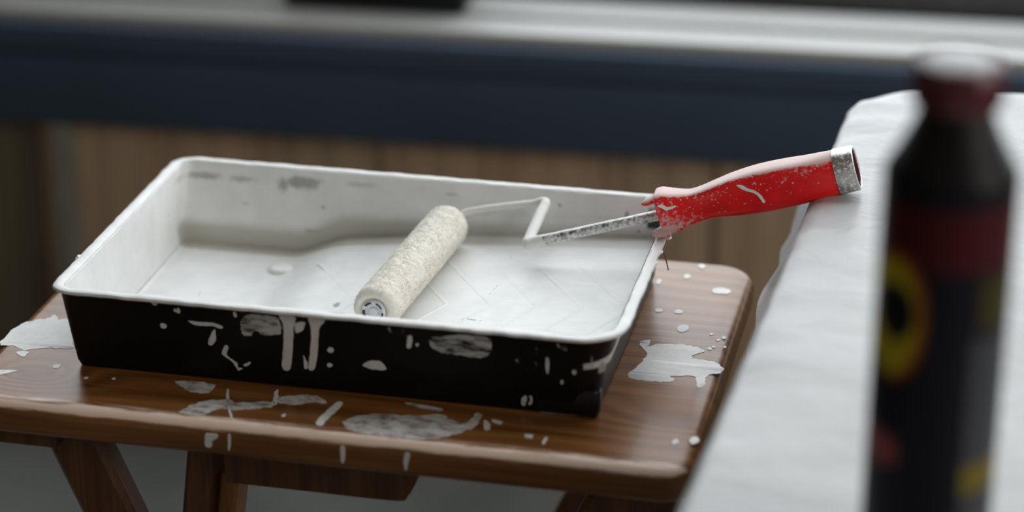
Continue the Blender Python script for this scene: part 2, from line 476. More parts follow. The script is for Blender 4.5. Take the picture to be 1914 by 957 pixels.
def smear(name, pts2, plane, mat, parent, thick=0.00025, jit=0.0004):
    """a thin dried puddle of paint: outline in mm on a surface plane -> raised patch with real thickness"""
    pts = catmull([(p[0] / 1000, p[1] / 1000, 0) for p in pts2], 9, True)
    out = []
    for p in pts:
        q = p * 230; q2 = p * 800
        out.append(Vector((p.x + jit * (noise.noise(q) * 1.6 + noise.noise(q2) * .8), p.y + jit * (noise.noise(q + Vector((9, 4, 2))) * 1.6 + noise.noise(q2 + Vector((3, 8, 1))) * .8), 0)))
    tri = tessellate_polygon([out])
    bm = bmesh.new()
    lo = [bm.verts.new(plane(p.x, p.y, 0.00002)) for p in out]
    cx = sum((p for p in out), Vector()) / len(out)
    hi = [bm.verts.new(plane(p.x + (cx.x - p.x) * 0.01, p.y + (cx.y - p.y) * 0.01, thick)) for p in out]
    n = len(out)
    for t in tri:
        try: bm.faces.new([hi[i] for i in t])
        except ValueError: pass
    for i in range(n):
        j = (i + 1) % n
        bm.faces.new((lo[i], lo[j], hi[j], hi[i]))
    return obj(name, bm, mat, parent)

def oval(cx, cy, a, b, n=9):
    return [(cx + a * math.cos(2 * math.pi * i / n) * random.uniform(.8, 1.15), cy + b * math.sin(2 * math.pi * i / n) * random.uniform(.8, 1.15)) for i in range(n)]

# paint marks, in millimetres on the surface they lie on
SMEAR_TOP = {'S1':[(-46.1,29.1),(-47.5,45.2),(-46.5,56.5),(-43.5,62.8),(-39.2,66.2),(-32.4,71.0),(-30.3,77.1),(-25.0,69.4),(-20.5,72.1),(-14.6,65.3),(-1.4,34.5),(-14.0,30.9),(-24.8,26.2),(-31.0,24.8),(-38.5,29.3)],'S1b':[(-32.1,20.7),(-29.2,23.7),(-24.8,23.1),(-24.6,19.4),(-25.3,15.4),(-29.3,17.6)],'S2':[(-38.1,-4.6),(-31.6,-3.9),(-21.7,-2.5),(-24.0,-5.9),(-29.0,-10.0),(-34.5,-12.7)],'S3':[(331.3,116.4),(337.9,120.2),(336.1,111.3),(342.9,115.9),(351.6,118.6),(362.1,118.7),(371.1,113.0),(365.5,102.6),(377.8,100.1),(389.5,92.3),(384.9,84.6),(378.5,80.3),(378.6,66.5),(373.8,63.2),(371.4,76.5),(357.2,74.0),(359.0,68.6),(346.6,65.1),(332.8,69.2),(335.5,83.1),(337.8,99.4)],'A':[(75.4,4.1),(86.1,5.7),(99.2,5.1),(97.5,-5.3),(86.5,-5.7)],'B':[(90.7,-32.8),(95.6,-21.3),(100.6,-16.0),(112.5,-11.9),(120.1,-14.4),(138.6,-8.8),(140.3,-14.0),(122.9,-22.8),(109.2,-25.9),(104.6,-33.8),(96.7,-34.2)],'C':[(139.8,-4.3),(142.9,-0.8),(151.5,2.6),(161.9,3.5),(169.9,-3.9),(160.8,-4.5),(152.5,-9.9),(142.6,-9.3)],'D':[(175.6,-0.5),(178.9,-3.9),(175.9,-21.8),(174.8,-30.9),(170.5,-29.1),(172.0,-13.1)],'E':[(185.6,-23.7),(195.7,-12.6),(220.7,-8.3),(236.4,-3.4),(245.0,-7.6),(252.8,-11.3),(257.1,3.3),(260.1,1.2),(259.8,-13.1),(251.0,-24.4),(234.2,-34.8),(208.7,-36.6),(191.7,-31.8)],'F':[(213.0,6.5),(224.2,6.3),(236.1,4.1),(235.6,1.2),(223.7,2.0)],'G':[(108.1,-0.8),(109.6,-0.5),(116.5,-20.0),(123.4,-40.4),(122.3,-40.7),(115.3,-20.3)],'Lr':[(292.5,14.7),(306.9,15.9),(320.8,16.3),(320.8,13.5),(307.6,12.6),(293.3,12.1)],'H1':[(263.1,-4.9),(266.4,-6.9),(268.5,-13.2),(266.7,-16.2),(264.0,-11.5)],'H2':[(267.3,-2.6),(273.2,-4.0),(273.3,-7.4),(268.7,-6.4)],'H3':[(289.0,-16.5),(293.8,-16.1),(294.0,-20.0),(290.4,-20.2)],'H4':[(300.6,-25.1),(300.9,-17.8),(302.2,-18.2),(302.2,-25.4)],'K1':[(136.4,1.3),(136.8,7.1),(140.5,-3.5),(141.8,-11.6),(139.1,-9.4)]}
SPOT_TOP = [(368.7,202.8,6.8,5.0),(335.1,164.7,2.7,3.2),(347.5,165.5,2.7,3.2),(354.2,142.0,3.9,5.4),(372.1,137.3,1.3,1.9),(380.5,133.7,1.3,2.3),(377.4,129.9,1.3,1.9),(376.3,119.6,1.3,1.9),(374.1,116.8,1.6,2.2),(382.9,121.0,1.0,1.5),(351.3,239.0,2.4,3.5),(344.3,220.7,2.4,3.4),(327.9,208.3,1.7,4.2),(382.9,-2.7,2.7,4.5),(373.0,-6.9,1.8,3.2),(-1.1,8.1,2.2,2.9),(150.1,-23.5,1.2,2.0),(21.9,-2.9,1.6,1.4),(38.1,0.0,1.3,1.4)]
SMEAR_WALL = {'W1':[(84.3,39.2),(93.1,39.1),(99.0,39.7),(105.0,37.5),(104.2,35.9),(98.8,37.1),(89.6,36.5)],'W2':[(100.2,35.1),(100.5,31.5),(99.7,27.0),(98.1,24.2),(96.4,23.6),(95.3,25.4),(97.5,31.1)],'W3':[(105.7,24.7),(107.1,22.6),(106.0,18.4),(109.0,15.1),(112.0,12.8),(112.2,10.6),(115.0,9.4),(111.9,8.3),(110.6,11.1),(107.7,14.9),(103.1,18.8)],'W3b':[(115.9,12.5),(119.4,14.8),(120.0,13.7),(116.5,11.1)],'W4':[(140.6,49.0),(149.9,48.9),(148.5,40.8),(147.7,34.9),(144.4,13.5),(139.4,13.0),(141.8,32.7),(142.3,43.0)],'W5':[(158.3,50.2),(166.8,49.6),(166.9,46.8),(164.1,42.9),(162.1,29.5),(159.3,14.9),(155.4,14.4),(157.6,29.0),(158.9,41.6)],'W5b':[(152.9,22.6),(154.0,20.5),(155.1,14.8),(152.9,14.5)],'W7':[(149.8,44.5),(155.4,45.9),(154.0,41.0),(149.9,38.0)],'W8':[(188.3,20.4),(191.7,23.4),(196.5,24.3),(200.0,23.2),(202.0,19.4),(198.1,18.2),(192.0,18.6)],'W10':[(216.3,42.8),(218.8,43.1),(217.8,35.8),(215.6,35.5)],'W13':[(296.3,36.7),(297.8,36.9),(297.9,27.9),(296.3,27.8)],'W14':[(281.2,7.0),(282.5,9.8),(284.1,10.3),(284.3,7.0),(283.0,3.6),(281.4,4.1)],'W14b':[(285.7,10.5),(287.5,9.6),(287.7,6.7),(286.1,4.3),(285.5,5.0),(286.5,8.0)],'W16':[(326.2,31.2),(327.8,37.8),(330.2,38.1),(329.9,33.1),(327.4,31.0)]}
PATCH_WALL = {'W6':[(117.3,43.9),(124.1,47.9),(136.3,47.8),(139.7,46.3),(140.5,37.4),(137.8,35.2),(130.9,34.5),(125.6,36.4),(120.4,32.6),(117.0,33.7)],'W9':[(228.5,42.8),(233.6,44.8),(247.8,47.8),(263.0,47.3),(265.0,44.3),(263.5,37.3),(259.6,33.3),(247.8,33.4),(238.4,33.8),(231.0,36.2)],'W11':[(205.2,47.4),(217.8,47.7),(218.2,43.4),(210.0,42.5)],'W12':[(277.8,38.2),(285.5,38.0),(290.0,33.2),(294.2,27.5),(285.2,28.3),(280.1,32.0)],'W12b':[(303.0,47.9),(313.6,47.3),(311.7,44.2),(305.0,44.5)],'W12c':[(290.3,43.2),(294.6,43.7),(293.2,39.3),(289.6,39.6)],'W12d':[(317.9,45.3),(323.3,44.1),(324.4,33.5),(321.3,33.2)]}
SPOT_WALL = [(113.7,46.8,1.0,1.9),(169.7,28.6,1.9,2.2),(68.7,34.2,2.0,1.9),(79.1,45.6,1.3,1.9),(77.2,45.7,0.7,1.1),(65.1,49.2,2.0,1.5),(168.3,18.1,1.6,1.5),(221.7,38.0,1.0,1.1),(312.4,29.6,1.2,1.8),(305.2,22.3,0.9,1.5)]
DRIP_EDGE = {'d1':[(109.6,-4.3),(112.2,-2.9),(116.4,-3.5),(116.5,-7.6),(113.4,-12.4),(112.7,-19.3),(110.0,-21.3),(108.6,-17.0)],'d2':[(122.9,-0.0),(124.2,0.1),(124.3,-10.1),(123.5,-19.4),(122.6,-19.5)],'d3':[(189.1,-5.6),(191.6,-5.4),(191.2,-19.0),(189.3,-19.9)],'d4':[(226.1,2.7),(229.2,2.7),(227.4,-9.3),(225.9,-9.5)]}

# ================================================================ setting
FLOOR_Z = -0.45
box('floor', (-3.0, 3.5, -3.0, 1.6, FLOOR_Z - 0.04, FLOOR_Z), M['floor'], bev=0)
tag(bpy.data.objects['floor'], 'grey concrete floor, blurred', kind='structure')

wall = box('wall_back', (-0.62, 3.0, 0.02, 0.10, FLOOR_Z, -0.085), M['backing'], bev=0)
wall.location = WALL_POS; wall.rotation_euler.z = WALL_ROT
tag(wall, 'brown vertical plank wall below the navy ledge', kind='structure')
x = -0.62; k = 0
PW = [0.105, 0.118, 0.098, 0.112]
edges = []
while x < 3.0:
    w = PW[k % 4]
    if x < -0.38 and x + w > -0.372: w = -0.372 - x
    edges.append((x, x + w, k)); x += w; k += 1
for x0, x1, k in edges:
    d = 0.0025 * ((k * 7) % 3)
    bm = bmesh.new(); add_box(bm, -(x1 - x0) / 2 + .0005, (x1 - x0) / 2 - .0005, -0.006 + d, 0.02, -0.145, 0.145, 0.002)
    p = obj('plank', bm, PLANKS[4 if x1 < -0.34 else (k * 5 + k // 3) % 4], wall)
    p.location = ((x0 + x1) / 2, 0, -0.30)
b_ = box('batten', (-0.356, -0.334, -0.022, 0.0, FLOOR_Z, -0.16), M['batten'], wall)

win_e = empty('window_1', WALL_POS, WALL_ROT)
tag(win_e, 'window above a pale slatted ledge with navy front board', kind='structure')
box('fascia', (-0.62, 3.0, -0.028, 0.02, -0.160, -0.090), M['navy'], win_e, 0.003)
box('nosing', (-0.62, 3.0, -0.034, 0.02, -0.0885, -0.0595), M['navy'], win_e, 0.004)
box('slat', (-0.62, 3.0, -0.026, 0.020, -0.060, -0.048), M['slat'], win_e, 0.003)
box('slat', (-0.62, 3.0, 0.028, 0.082, -0.060, -0.046), M['slat'], win_e, 0.003)
box('slat_bearer', (-0.62, 3.0, -0.024, 0.2, -0.088, -0.0605), M['groove'], win_e, 0)
box('bottom_rail', (-0.62, 3.0, 0.092, 0.20, -0.060, -0.012), M['frame'], win_e, 0.003)
for nm, e in (('stile', (-0.62, -0.56, -0.03, 0.05, 0, 2.26)), ('stile', (1.86, 1.97, -0.03, 0.05, 0, 2.26)), ('head_rail', (-0.62, 1.97, -0.03, 0.05, 2.20, 2.30)), ('shade_panel', (-0.56, -0.16, -0.03, -0.01, 0, 0.30))):  # the low left panel is unseen, added to dim the slats
    f_ = box(nm, e, M['frame'], win_e, 0.003); f_.location = (0, 0.17, -0.008); f_.rotation_euler.x = WIN_TILT
wl = box('wall_left_shade', (-0.70, -0.62, -1.4, 0.25, FLOOR_Z, 1.9), M['left_shade_wall'], None, 0)  # unseen wall, added to cut the ambient light on the left
wl.location = WALL_POS; wl.rotation_euler.z = WALL_ROT
tag(wl, 'added dark brown side wall, unseen, shading the left of the window', kind='structure')

sw = empty('window_2', (1.96, -0.75, 0.80), 0)
tag(sw, 'side window on the right', kind='structure')
for nm, e in (('stile', (0, .06, -.67, -.60, -.72, .72)), ('stile', (0, .06, .60, .67, -.72, .72)), ('head_rail', (0, .06, -.60, .60, .65, .72)), ('bottom_rail', (0, .06, -.60, .60, -.72, -.65))):
    box(nm, e, M['frame'], sw)
wr = box('wall_right', (1.96, 2.04, -1.42, -0.08, FLOOR_Z, 0.08), M['plaster'], None, 0)
tag(wr, 'grey plaster wall below the side window', kind='structure')

bx = empty('storage_box', wall_pt(-0.045, 0.047, -0.0465), WALL_ROT)
tag(bx, 'dark box standing on the pale ledge at the top of the picture', 'box')
bm = bmesh.new(); add_box(bm, -0.085, 0.085, -0.030, 0.030, 0, 0.16, 0.004); obj('body', bm, M['box'], bx)
bm = bmesh.new(); add_box(bm, -0.088, 0.088, -0.033, 0.033, 0.150, 0.172, 0.004); obj('lid', bm, M['frame'], bx)

# ================================================================ stool
stool = empty('wooden_stool', (0.17, 0.10, FLOOR_Z))
tag(stool, 'paint-splashed varnished pine folding stool under the paint tray', 'stool')
SO = Vector((-0.17, -0.10, -FLOOR_Z))            # parts are modelled in world space, shifted to the stool's base
def stool_part(name, bm, mat, **kw):
    o = obj(name, bm, mat, stool, **kw); o.location = SO; return o
X0, X1, Y0, Y1 = -0.048, 0.387, -0.0425, 0.250
TH = 0.022
prof = []
for i in range(9):
    a = math.pi / 2 * i / 8
    prof.append((0.0085 * (1 - math.sin(a)), -0.0085 * (1 - math.cos(a))))
for i in range(9):
    a = math.pi / 2 * i / 8
    prof.append((0.007 * (1 - math.cos(a)), -TH + 0.007 * (1 - math.sin(a))))
bm = bmesh.new()
loops = []
for d, z in prof:
    rs = [max(r - d, .002) for r in (.020, .018, .024, .02)]
    loops.append([(px, py, z) for px, py in rrect(X0 + d, X1 - d, Y0 + d, Y1 - d, rs, 8, 6, 6)])
loft(bm, loops, True, True, True)
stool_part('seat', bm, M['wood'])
fz = FLOOR_Z
def leg(top, bot, w, t, mat='wood_leg'):
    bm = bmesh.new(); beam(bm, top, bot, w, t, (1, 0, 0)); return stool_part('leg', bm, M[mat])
# crossing legs, front and rear
for y in (-0.012, 0.205):
    leg((0.014, y, -TH - .001), (0.190, y, fz), 0.033, 0.020) if y < 0 else leg((0.036, y, -TH - .001), (0.0, y, fz), 0.024, 0.020)
    leg((0.350, y + 0.024, -TH - .001), (0.155, y + 0.024, fz), 0.033, 0.020)
leg((0.0965, -0.002, -TH - .001), (0.0405, 0.004, fz), 0.016, 0.030)
leg((0.1065, 0.012, -TH - .033), (0.0540, 0.018, fz), 0.012, 0.026, 'wood_lit_leg')  # added strip, its brighter wood standing in for the leg's lit side
bm = bmesh.new()
ol = catmull([(0.11, 0, 0), (0.16, 0, 0), (0.222, 0, 0.0), (0.2265, 0, -0.004), (0.2255, 0, -0.015), (0.220, 0, -0.026), (0.212, 0, -0.0295), (0.16, 0, -0.0295), (0.11, 0, -0.0295)], 3)
loft(bm, [[(p.x, yy, p.z - TH - .0005) for p in ol] for yy in (-0.016, 0.006)], True, True, True)
stool_part('cleat', bm, M['wood_leg'])
bm = bmesh.new(); add_box(bm, -0.035, 0.012, -0.03, 0.22, -TH - .0125, -TH - .0005, 0.002); stool_part('batten', bm, M['wood_leg'])
bm = bmesh.new(); add_box(bm, 0.352, 0.376, -0.02, 0.22, -TH - .0205, -TH - .0005, 0.002); stool_part('batten', bm, M['wood_leg'])
bm = bmesh.new(); tube(bm, [(0.172, -0.03, -0.235 + 0), (0.172, 0.24, -0.235)], [0.006, 0.006], 16); stool_part('pivot_rod', bm, M['frame'])
bm = bmesh.new(); beam(bm, (0.165, -0.02, fz + .06), (0.165, 0.22, fz + .06), 0.02, 0.02, (1, 0, 0)); stool_part('stretcher', bm, M['wood_leg'])

def on_top(u, v, h): return Vector((u, v, h))
def on_edge(u, v, h): return Vector((u, Y0 - h, v))
THIN = {'A', 'B', 'C', 'E', 'F'}
for key, pts in SMEAR_TOP.items():
    pts = [(min(max(p[0], -47.5), 386), max(p[1], -36.5) if key not in ('G',) else max(p[1], -34.5)) for p in pts]
    o = smear('paint_smear', pts, on_top, M['paint_thin'] if key in THIN else M['paint'], stool, jit=0.0011 if key in ('S1', 'S3', 'A', 'B', 'C', 'E') else 0.0004); o.location = SO
for cx, cy, a, b in SPOT_TOP:
    o = smear('paint_spot', oval(cx, cy, a, b), on_top, M['paint'], stool, jit=0.0002); o.location = SO
for pts in DRIP_EDGE.values():
    zt, zb = max(p[1] for p in pts), min(p[1] for p in pts)
    o = smear('paint_drip', [(p[0], -6.2 + (p[1] - zt) * (9.2 / (zt - zb))) for p in pts], on_edge, M['paint'], stool, jit=0.0002); o.location = SO

# ================================================================ paint tray
L, W, H = 0.34, 0.2242, 0.0535
tray = empty('paint_tray', (0, 0, 0.0004))
tag(tray, 'black plastic roller tray with a thick coat of white paint on the stool', 'paint tray')
RS = (0.013, 0.026, 0.016, 0.016)
def rim_loop(d, z, dr=None, jit=0.0):
    dr = d if dr is None else dr
    rs = [max(r - d, .003) for r in RS]
    out = []
    for px, py in rrect(d, L - dr, d, W - d, rs, 10, 90, 60):
        if jit:
            n1 = noise.noise(Vector((px, py, 0)) * 90) + 0.5 * noise.noise(Vector((px, py, 3)) * 240)
            out.append((px + jit * noise.noise(Vector((px, py, 7)) * 110), py + jit * noise.noise(Vector((px, py, 11)) * 110), z + jit * .7 * n1))
        else: out.append((px, py, z))
    return out
# outer shell: full skirt, shallow lip stepping in at the right-hand end
bm = bmesh.new()
k = 0.0078 / H
loft(bm, [rim_loop(0.0030, H - .0015), rim_loop(0.0036 + k * .003, H - .003, 0.006), rim_loop(0.0036 + k * .017, H - .017, 0.009), rim_loop(0.0036 + k * .0185, H - .0185, 0.0105),
          rim_loop(0.0036 + k * .019, H - .019, 0.0135), rim_loop(0.0036 + k * .03, H - .03, 0.0140), rim_loop(0.0036 + k * (H - .004), .004, 0.0148), rim_loop(0.0120, .0006, 0.0158), rim_loop(0.014, 0, 0.018)], True, False, True)
obj('shell', bm, M['black'], tray)
# foot at the shallow end
bm = bmesh.new()
loft(bm, [[(a, b, z) for a, b in rrect(0.288 + e, 0.3265 - e, 0.0108 + e - zz, 0.022, (.004,) * 4, 5, 4, 3)] for z, e, zz in ((0.016, .001, 0.0004), (0.014, 0, .0006), (0.003, 0, .0006), (0.0006, .001, .0006), (0.0, .003, .0006))], True, True, True)
obj('foot', bm, M['black_shine'], tray)
# rim
bm = bmesh.new()
J = 0.0006
loft(bm, [rim_loop(0.0030, H - .0026, jit=J * .6), rim_loop(0.0006, H - .0025, jit=J), rim_loop(-0.0002, H - .0016, jit=J), rim_loop(0.0003, H - .0003, jit=J), rim_loop(0.0016, H + .0002, jit=J),
          rim_loop(0.0040, H + .0002, jit=J), rim_loop(0.0060, H - .0003, jit=J), rim_loop(0.0072, H - .002, jit=J * .5)])
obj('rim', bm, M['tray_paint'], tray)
# inside: well on the left, ramp rising to the right
KN = [(-1, .002), (.092, .002), (.106, .0078), (.120, .0132), (.160, .0178), (.197, .021), (.246, .0245), (.323, .0295), (1, .034)]
def zf0(x):
    for (a, za), (b, zb) in zip(KN, KN[1:]):
        if x <= b: return za + (zb - za) * (x - a) / (b - a)
def zf(x): return sum(zf0(x + o) for o in (-.006, -.003, 0, .003, .006)) / 5
INS = {'l': .0045, 'r': .008, 'n': .006, 'f': .0175}
RI = 0.0068
FIL = 0.004
def inner_pt(px, py, z):
    t = (H - z) / H
    zb = zf(px); tf = min(1, (H - z) / (H - zb - .013)) * (H - zb) / H      # far wall leans, then drops straight to the floor
    sx = min(1, max(0, (px - RI) / 0.02)); sx2 = min(1, max(0, (L - RI - px) / 0.02))
    sy = min(1, max(0, (py - RI) / 0.02)); sy2 = min(1, max(0, (W - RI - py) / 0.02))
    return Vector((px + t * (INS['l'] * (1 - sx) - INS['r'] * (1 - sx2)), py + t * (INS['n'] * (1 - sy) ) - tf * INS['f'] * (1 - sy2), z))
base = rrect(RI, L - RI, RI, W - RI, [max(r - RI, .004) for r in RS], 10, 90, 60)
loops = []
for i in range(13):
    t = i / 12
    loops.append([inner_pt(px, py, (H - .0008) + (zf(px) + FIL * .5 - H) * t) for px, py in base])
bott = loops[-1]
hw = (W - 2 * RI) / 2; ym = RI + hw
QS = [.008, .016, .024, .034, .045] + [.045 + (1 - .045) * i / 30 for i in range(1, 31)]
for q in QS:
    lp = []
    for p in bott:
        tgt = Vector((min(max(p.x, RI + .9 * hw), L - RI - .9 * hw), ym - .006, 0))
        v = Vector((p.x + (tgt.x - p.x) * q, p.y + (tgt.y - p.y) * q, 0))
        e = (Vector((p.x, p.y, 0)) - v).length
        f = max(0, FIL - e)
        lp.append((v.x, v.y, zf(v.x) + f * f / (2 * FIL)))
    loops.append(lp)
bm = bmesh.new(); loft(bm, loops)
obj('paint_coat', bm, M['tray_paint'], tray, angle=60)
# chevron ridges under the paint
for i in range(7):
    xa = 0.160 + 0.028 * i
    for sgn in (1, -1):
        bm = bmesh.new(); lps = []
        for t in [j / 14 for j in range(15)]:
            dy = t * (0.066 if sgn > 0 else 0.060)
            px, py = xa - dy / (1.5 if sgn > 0 else 2.0), 0.097 + sgn * dy
            if px > 0.324: px = 0.324
            z = zf(px)
            lps.append([(px - .0026, py, z - .0003), (px - .0012, py, z + .00012), (px, py, z + .0003), (px + .0012, py, z + .00012), (px + .0026, py, z - .0003)])
        loft(bm, lps, False); obj('ridge', bm, M['tray_paint'], tray, angle=90)
# moulded button in the well
bm = bmesh.new(); lathe(bm, [(.0085, -.001), (.0082, .0008), (.0072, .0024), (.0055, .0030), (.001, .0031)], 32)
o = obj('button', bm, M['tray_paint'], tray); o.location = (0.0875, 0.168, 0.002)
# splashes on the black near wall, a few on the shallow end
def on_near(u, v, h): return Vector((u, 0.0036 + k * (H - v) - h, v))
for pts in SMEAR_WALL.values():
    smear('paint_splash', pts, on_near, M['paint'], tray, 0.0003, 0.0003)
for key, pts in PATCH_WALL.items():
    smear('paint_splash', pts, on_near, M['paint_smudge'] if key in ('W6', 'W9') else M['paint_cloud'], tray, 0.0002, 0.0006)
for cx, cy, a, b in SPOT_WALL:
    smear('paint_splash', oval(cx, cy, a, b), on_near, M['paint'], tray, 0.0003, 0.0002)
def on_end(u, v, h): return Vector((L - 0.006 - (H - .003 - v) * .2 + h + .0002, u, v))
smear('paint_splash', [(30, 49), (60, 49.5), (130, 49.5), (195, 49), (190, 42), (150, 37), (100, 40), (60, 37.5), (32, 38)], on_end, M['paint'], tray, 0.0003, 0.0006)
# flakes standing off the rim
for cx, cy, s in ((0.3412, 0.158, .0030), (0.3402, 0.135, .0024), (0.0, 0.051, .0034), (0.001, 0.10, .002), (0.3405, 0.118, .0018)):
    bm = bmesh.new()
    r = bmesh.ops.create_icosphere(bm, subdivisions=2, radius=s)
    for v in bm.verts: v.co = Vector((v.co.x * .5, v.co.y, v.co.z * .35)) * (1 + .5 * noise.noise(v.co * 900))
    o = obj('paint_flake', bm, M['paint'], tray); o.location = (cx, cy, H - .0012)
bm = bmesh.new(); tube(bm, catmull([(0.3405, 0.140, H - .002), (0.3425, 0.139, H - .007), (0.3445, 0.138, H - .014)], 4), [.0004] * 9, 6)
obj('bristle', bm, M['wood_leg'], tray)

# ================================================================ roller
roller = empty('paint_roller', (0.19, 0.12, 0.0215))
tag(roller, 'mini paint roller with red handle and cream nap lying across the tray', 'paint roller')
RO = -Vector(roller.location)
def rpart(name, bm, mat, parent=None, **kw):
    o = obj(name, bm, mat, parent or roller, **kw)
    if parent is None: o.location = RO
    return o
A, B = Vector((0.1835, 0.0500, 0.0355)), Vector((0.1945, 0.1890, 0.0362))
ax = (B - A).normalized(); au = Vector((0, 0, 1)); au = (au - ax * au.dot(ax)).normalized(); av = ax.cross(au)
RL = (B - A).length; RR = 0.0138
bm = bmesh.new(); lps = []
for s, r in [(.0022, .0072), (0.0006, .0085), (0, .0105), (.0012, .0126), (.004, RR)] + [(.004 + (RL - .008) * i / 150, RR) for i in range(1, 150)] + [(RL - .004, RR), (RL - .0012, .0126), (RL, .0105), (RL - .0006, .0085), (RL - .0022, .006)]:
    lp = []
    for i in range(120):
        a = 2 * math.pi * i / 120; dv = au * math.cos(a) + av * math.sin(a)
        q = A + ax * s + dv * r
        rr = r + (.0006 * noise.noise(q * 160) + .0004 * noise.noise(q * 420) + .00045 * noise.noise(q * 800)) * (1 if r > .009 else .3)
        lp.append(A + ax * s + dv * rr)
    lps.append(lp)
loft(bm, lps, True, True, True)
rpart('nap_sleeve', bm, M['nap'], angle=180)
# pile fibres
vs_, fs_ = [], []
rnd = random.Random(3)
for i in range(24000):
    s = rnd.uniform(.001, RL - .001); a = rnd.uniform(0, 2 * math.pi)
    r = RR - .0005
    if s < .004: r = RR - .0012 - (.004 - s) * .3
    if s > RL - .004: r = RR - .0012 - (s - RL + .004) * .3
    dv = au * math.cos(a) + av * math.sin(a)
    p0 = A + ax * s + dv * r
    tv = (dv * .55 + Vector((rnd.gauss(0, .7), rnd.gauss(0, .7), rnd.gauss(0, .7)))).normalized()
    tw = (dv * .6 + Vector((rnd.gauss(0, .8), rnd.gauss(0, .8), rnd.gauss(0, .8)))).normalized()
    p1 = p0 + tv * rnd.uniform(.0008, .0013); p2 = p1 + tw * rnd.uniform(.0003, .0007)
    sd = tv.cross(Vector((rnd.uniform(-1, 1), rnd.uniform(-1, 1), rnd.uniform(-1, 1)))).normalized() * .00014
    n = len(vs_)
    vs_ += [p0 - sd, p0 + sd, p1 - sd, p1 + sd, p2]
    fs_ += [(n, n + 1, n + 3, n + 2), (n + 2, n + 3, n + 4)]
me = bpy.data.meshes.new('nap_fibres'); me.from_pydata(vs_, [], fs_); me.materials.append(M['fibre'])
o = bpy.data.objects.new('nap_fibres', me); col.objects.link(o); o.parent = roller; o.location = RO; o['kind'] = 'stuff'
# end cap with slots on the near end
bm = bmesh.new(); lps = []
for s, r in [(.004, .0072), (-.0006, .0072), (-.0012, .0066), (-.0006, .0052), (.0004, .0048), (.0004, .0030), (-.0010, .0026), (-.0014, .0010)]:
    lps.append([A + ax * s + (au * math.cos(2 * math.pi * i / 32) + av * math.sin(2 * math.pi * i / 32)) * r for i in range(32)])
loft(bm, lps, True, False, True); cap = rpart('end_cap', bm, M['cap'])
for i in range(5):
    a0 = 2 * math.pi * i / 5 + .3
    bm = bmesh.new(); lps = []
    for rr_, s in ((.0051, -.0001), (.0066, -.0011)):
        lps.append([A + ax * (s - .0007) + (au * math.cos(a0 + .8 * j / 8) + av * math.sin(a0 + .8 * j / 8)) * rr_ for j in range(9)])
    loft(bm, lps, False); rpart('slot', bm, M['cap_dark'], cap)
# wire frame
P0 = Vector((0.3369, 0.1619, 0.0665)); P1 = Vector((0.4488, 0.1657, 0.1010))
hd = (P1 - P0).normalized()
bend2 = Vector((0.2522, 0.1590, 0.0403))
bend1 = Vector((0.2545, 0.2040, 0.0506))
thin = [B - ax * .03, B - ax * .01, B + ax * .004, B + Vector((.0022, .0100, .0012)), B + Vector((.0075, .0130, .003)), B + Vector((.020, .0145, .0062)), bend1 + Vector((-.012, .0006, -.0028)), bend1 + Vector((-.004, .0002, -.0006))]
th = catmull(thin, 6)
bm = bmesh.new(); tube(bm, th, [.0024] * len(th), 14, 0.12); rpart('axle_wire', bm, M['wire_white'])
e21 = (bend2 - bend1).normalized()
mid = [bend1 + Vector((-.006, .0003, -.0012)), bend1 + Vector((-.0016, 0, -.0001)), bend1 + e21 * .0025 + Vector((.0002, 0, 0)), bend1 + e21 * .010, bend2 - e21 * .010, bend2 - e21 * .003, bend2 + Vector((.0006, 0, -.0002)), bend2 + hd * .004, bend2 + hd * .012]
md = catmull(mid, 6)
rad = [.0024 + (.0034 - .0024) * min(1, i / 10) + .0005 * math.exp(-((i - 37) / 5) ** 2) for i in range(len(md))]
bm = bmesh.new(); tube(bm, md, rad, 18, 0.10); rpart('crank_wire', bm, M['wire_white'])
bm = bmesh.new(); st = [bend2 + hd * (.006 + i * .004) for i in range(24)]
tube(bm, st, [.0033] * len(st), 18, 0.07); rpart('shank_wire', bm, M['wire'])
# handle: lofted, flat-topped, in its own frame (x along the grip, z up)
hz = (Vector((0, 0, 1)) - hd * hd.z).normalized(); hy = hz.cross(hd)
hm = Matrix((hd, hy, hz)).transposed().to_4x4(); hm.translation = P0 + RO
STN = [(-1.6, 14.8, 12.2, 12.6), (-1.0, 15.4, 12.7, 13.0), (1.5, 15.7, 13.0, 13.2), (4, 15.4, 12.6, 12.6), (10, 13.4, 11.6, 11.2), (16.6, 11.6, 9.6, 9.6), (21, 11.0, 8.7, 9.2), (27, 11.6, 8.0, 9.6), (33, 12.7, 8.0, 10.4), (40, 14.0, 8.8, 11.4),
       (48, 15.4, 9.7, 12.2), (59.6, 16.6, 10.6, 13.0), (71, 16.9, 11.0, 13.4), (82, 16.6, 10.8, 13.4), (92.6, 16.2, 10.4, 13.3), (103, 16.4, 10.3, 13.3), (111.5, 16.6, 10.4, 13.4)]
def section(t, u, d, lat, n=64, ex=4.4):
    c, h = (u - d) / 2, (u + d) / 2; out = []
    for i in range(n):
        a = 2 * math.pi * i / n; ca, sa = math.cos(a), math.sin(a)
        out.append((t / 1000, math.copysign(abs(ca) ** (2 / ex), ca) * lat / 1000, (c + math.copysign(abs(sa) ** (2 / ex), sa) * h) / 1000))
    return out
def smooth_stn(S, sub=4):
    pts = catmull([(s[0], s[1], s[2]) for s in S], sub); lat = catmull([(s[0], s[3], 0) for s in S], sub)
    return [(p.x, p.y, p.z, q.y) for p, q in zip(pts, lat)]
SS = smooth_stn(STN)
bm = bmesh.new(); loft(bm, [section(s[0], s[1], s[2], s[3] * .8, ex=4.4 - 2.0 * min(1, max(0, (s[0] - 84) / 24))) for s in SS], True, True, True)
hnd = obj('handle', bm, M['handle'], roller, angle=50); hnd.matrix_local = hm
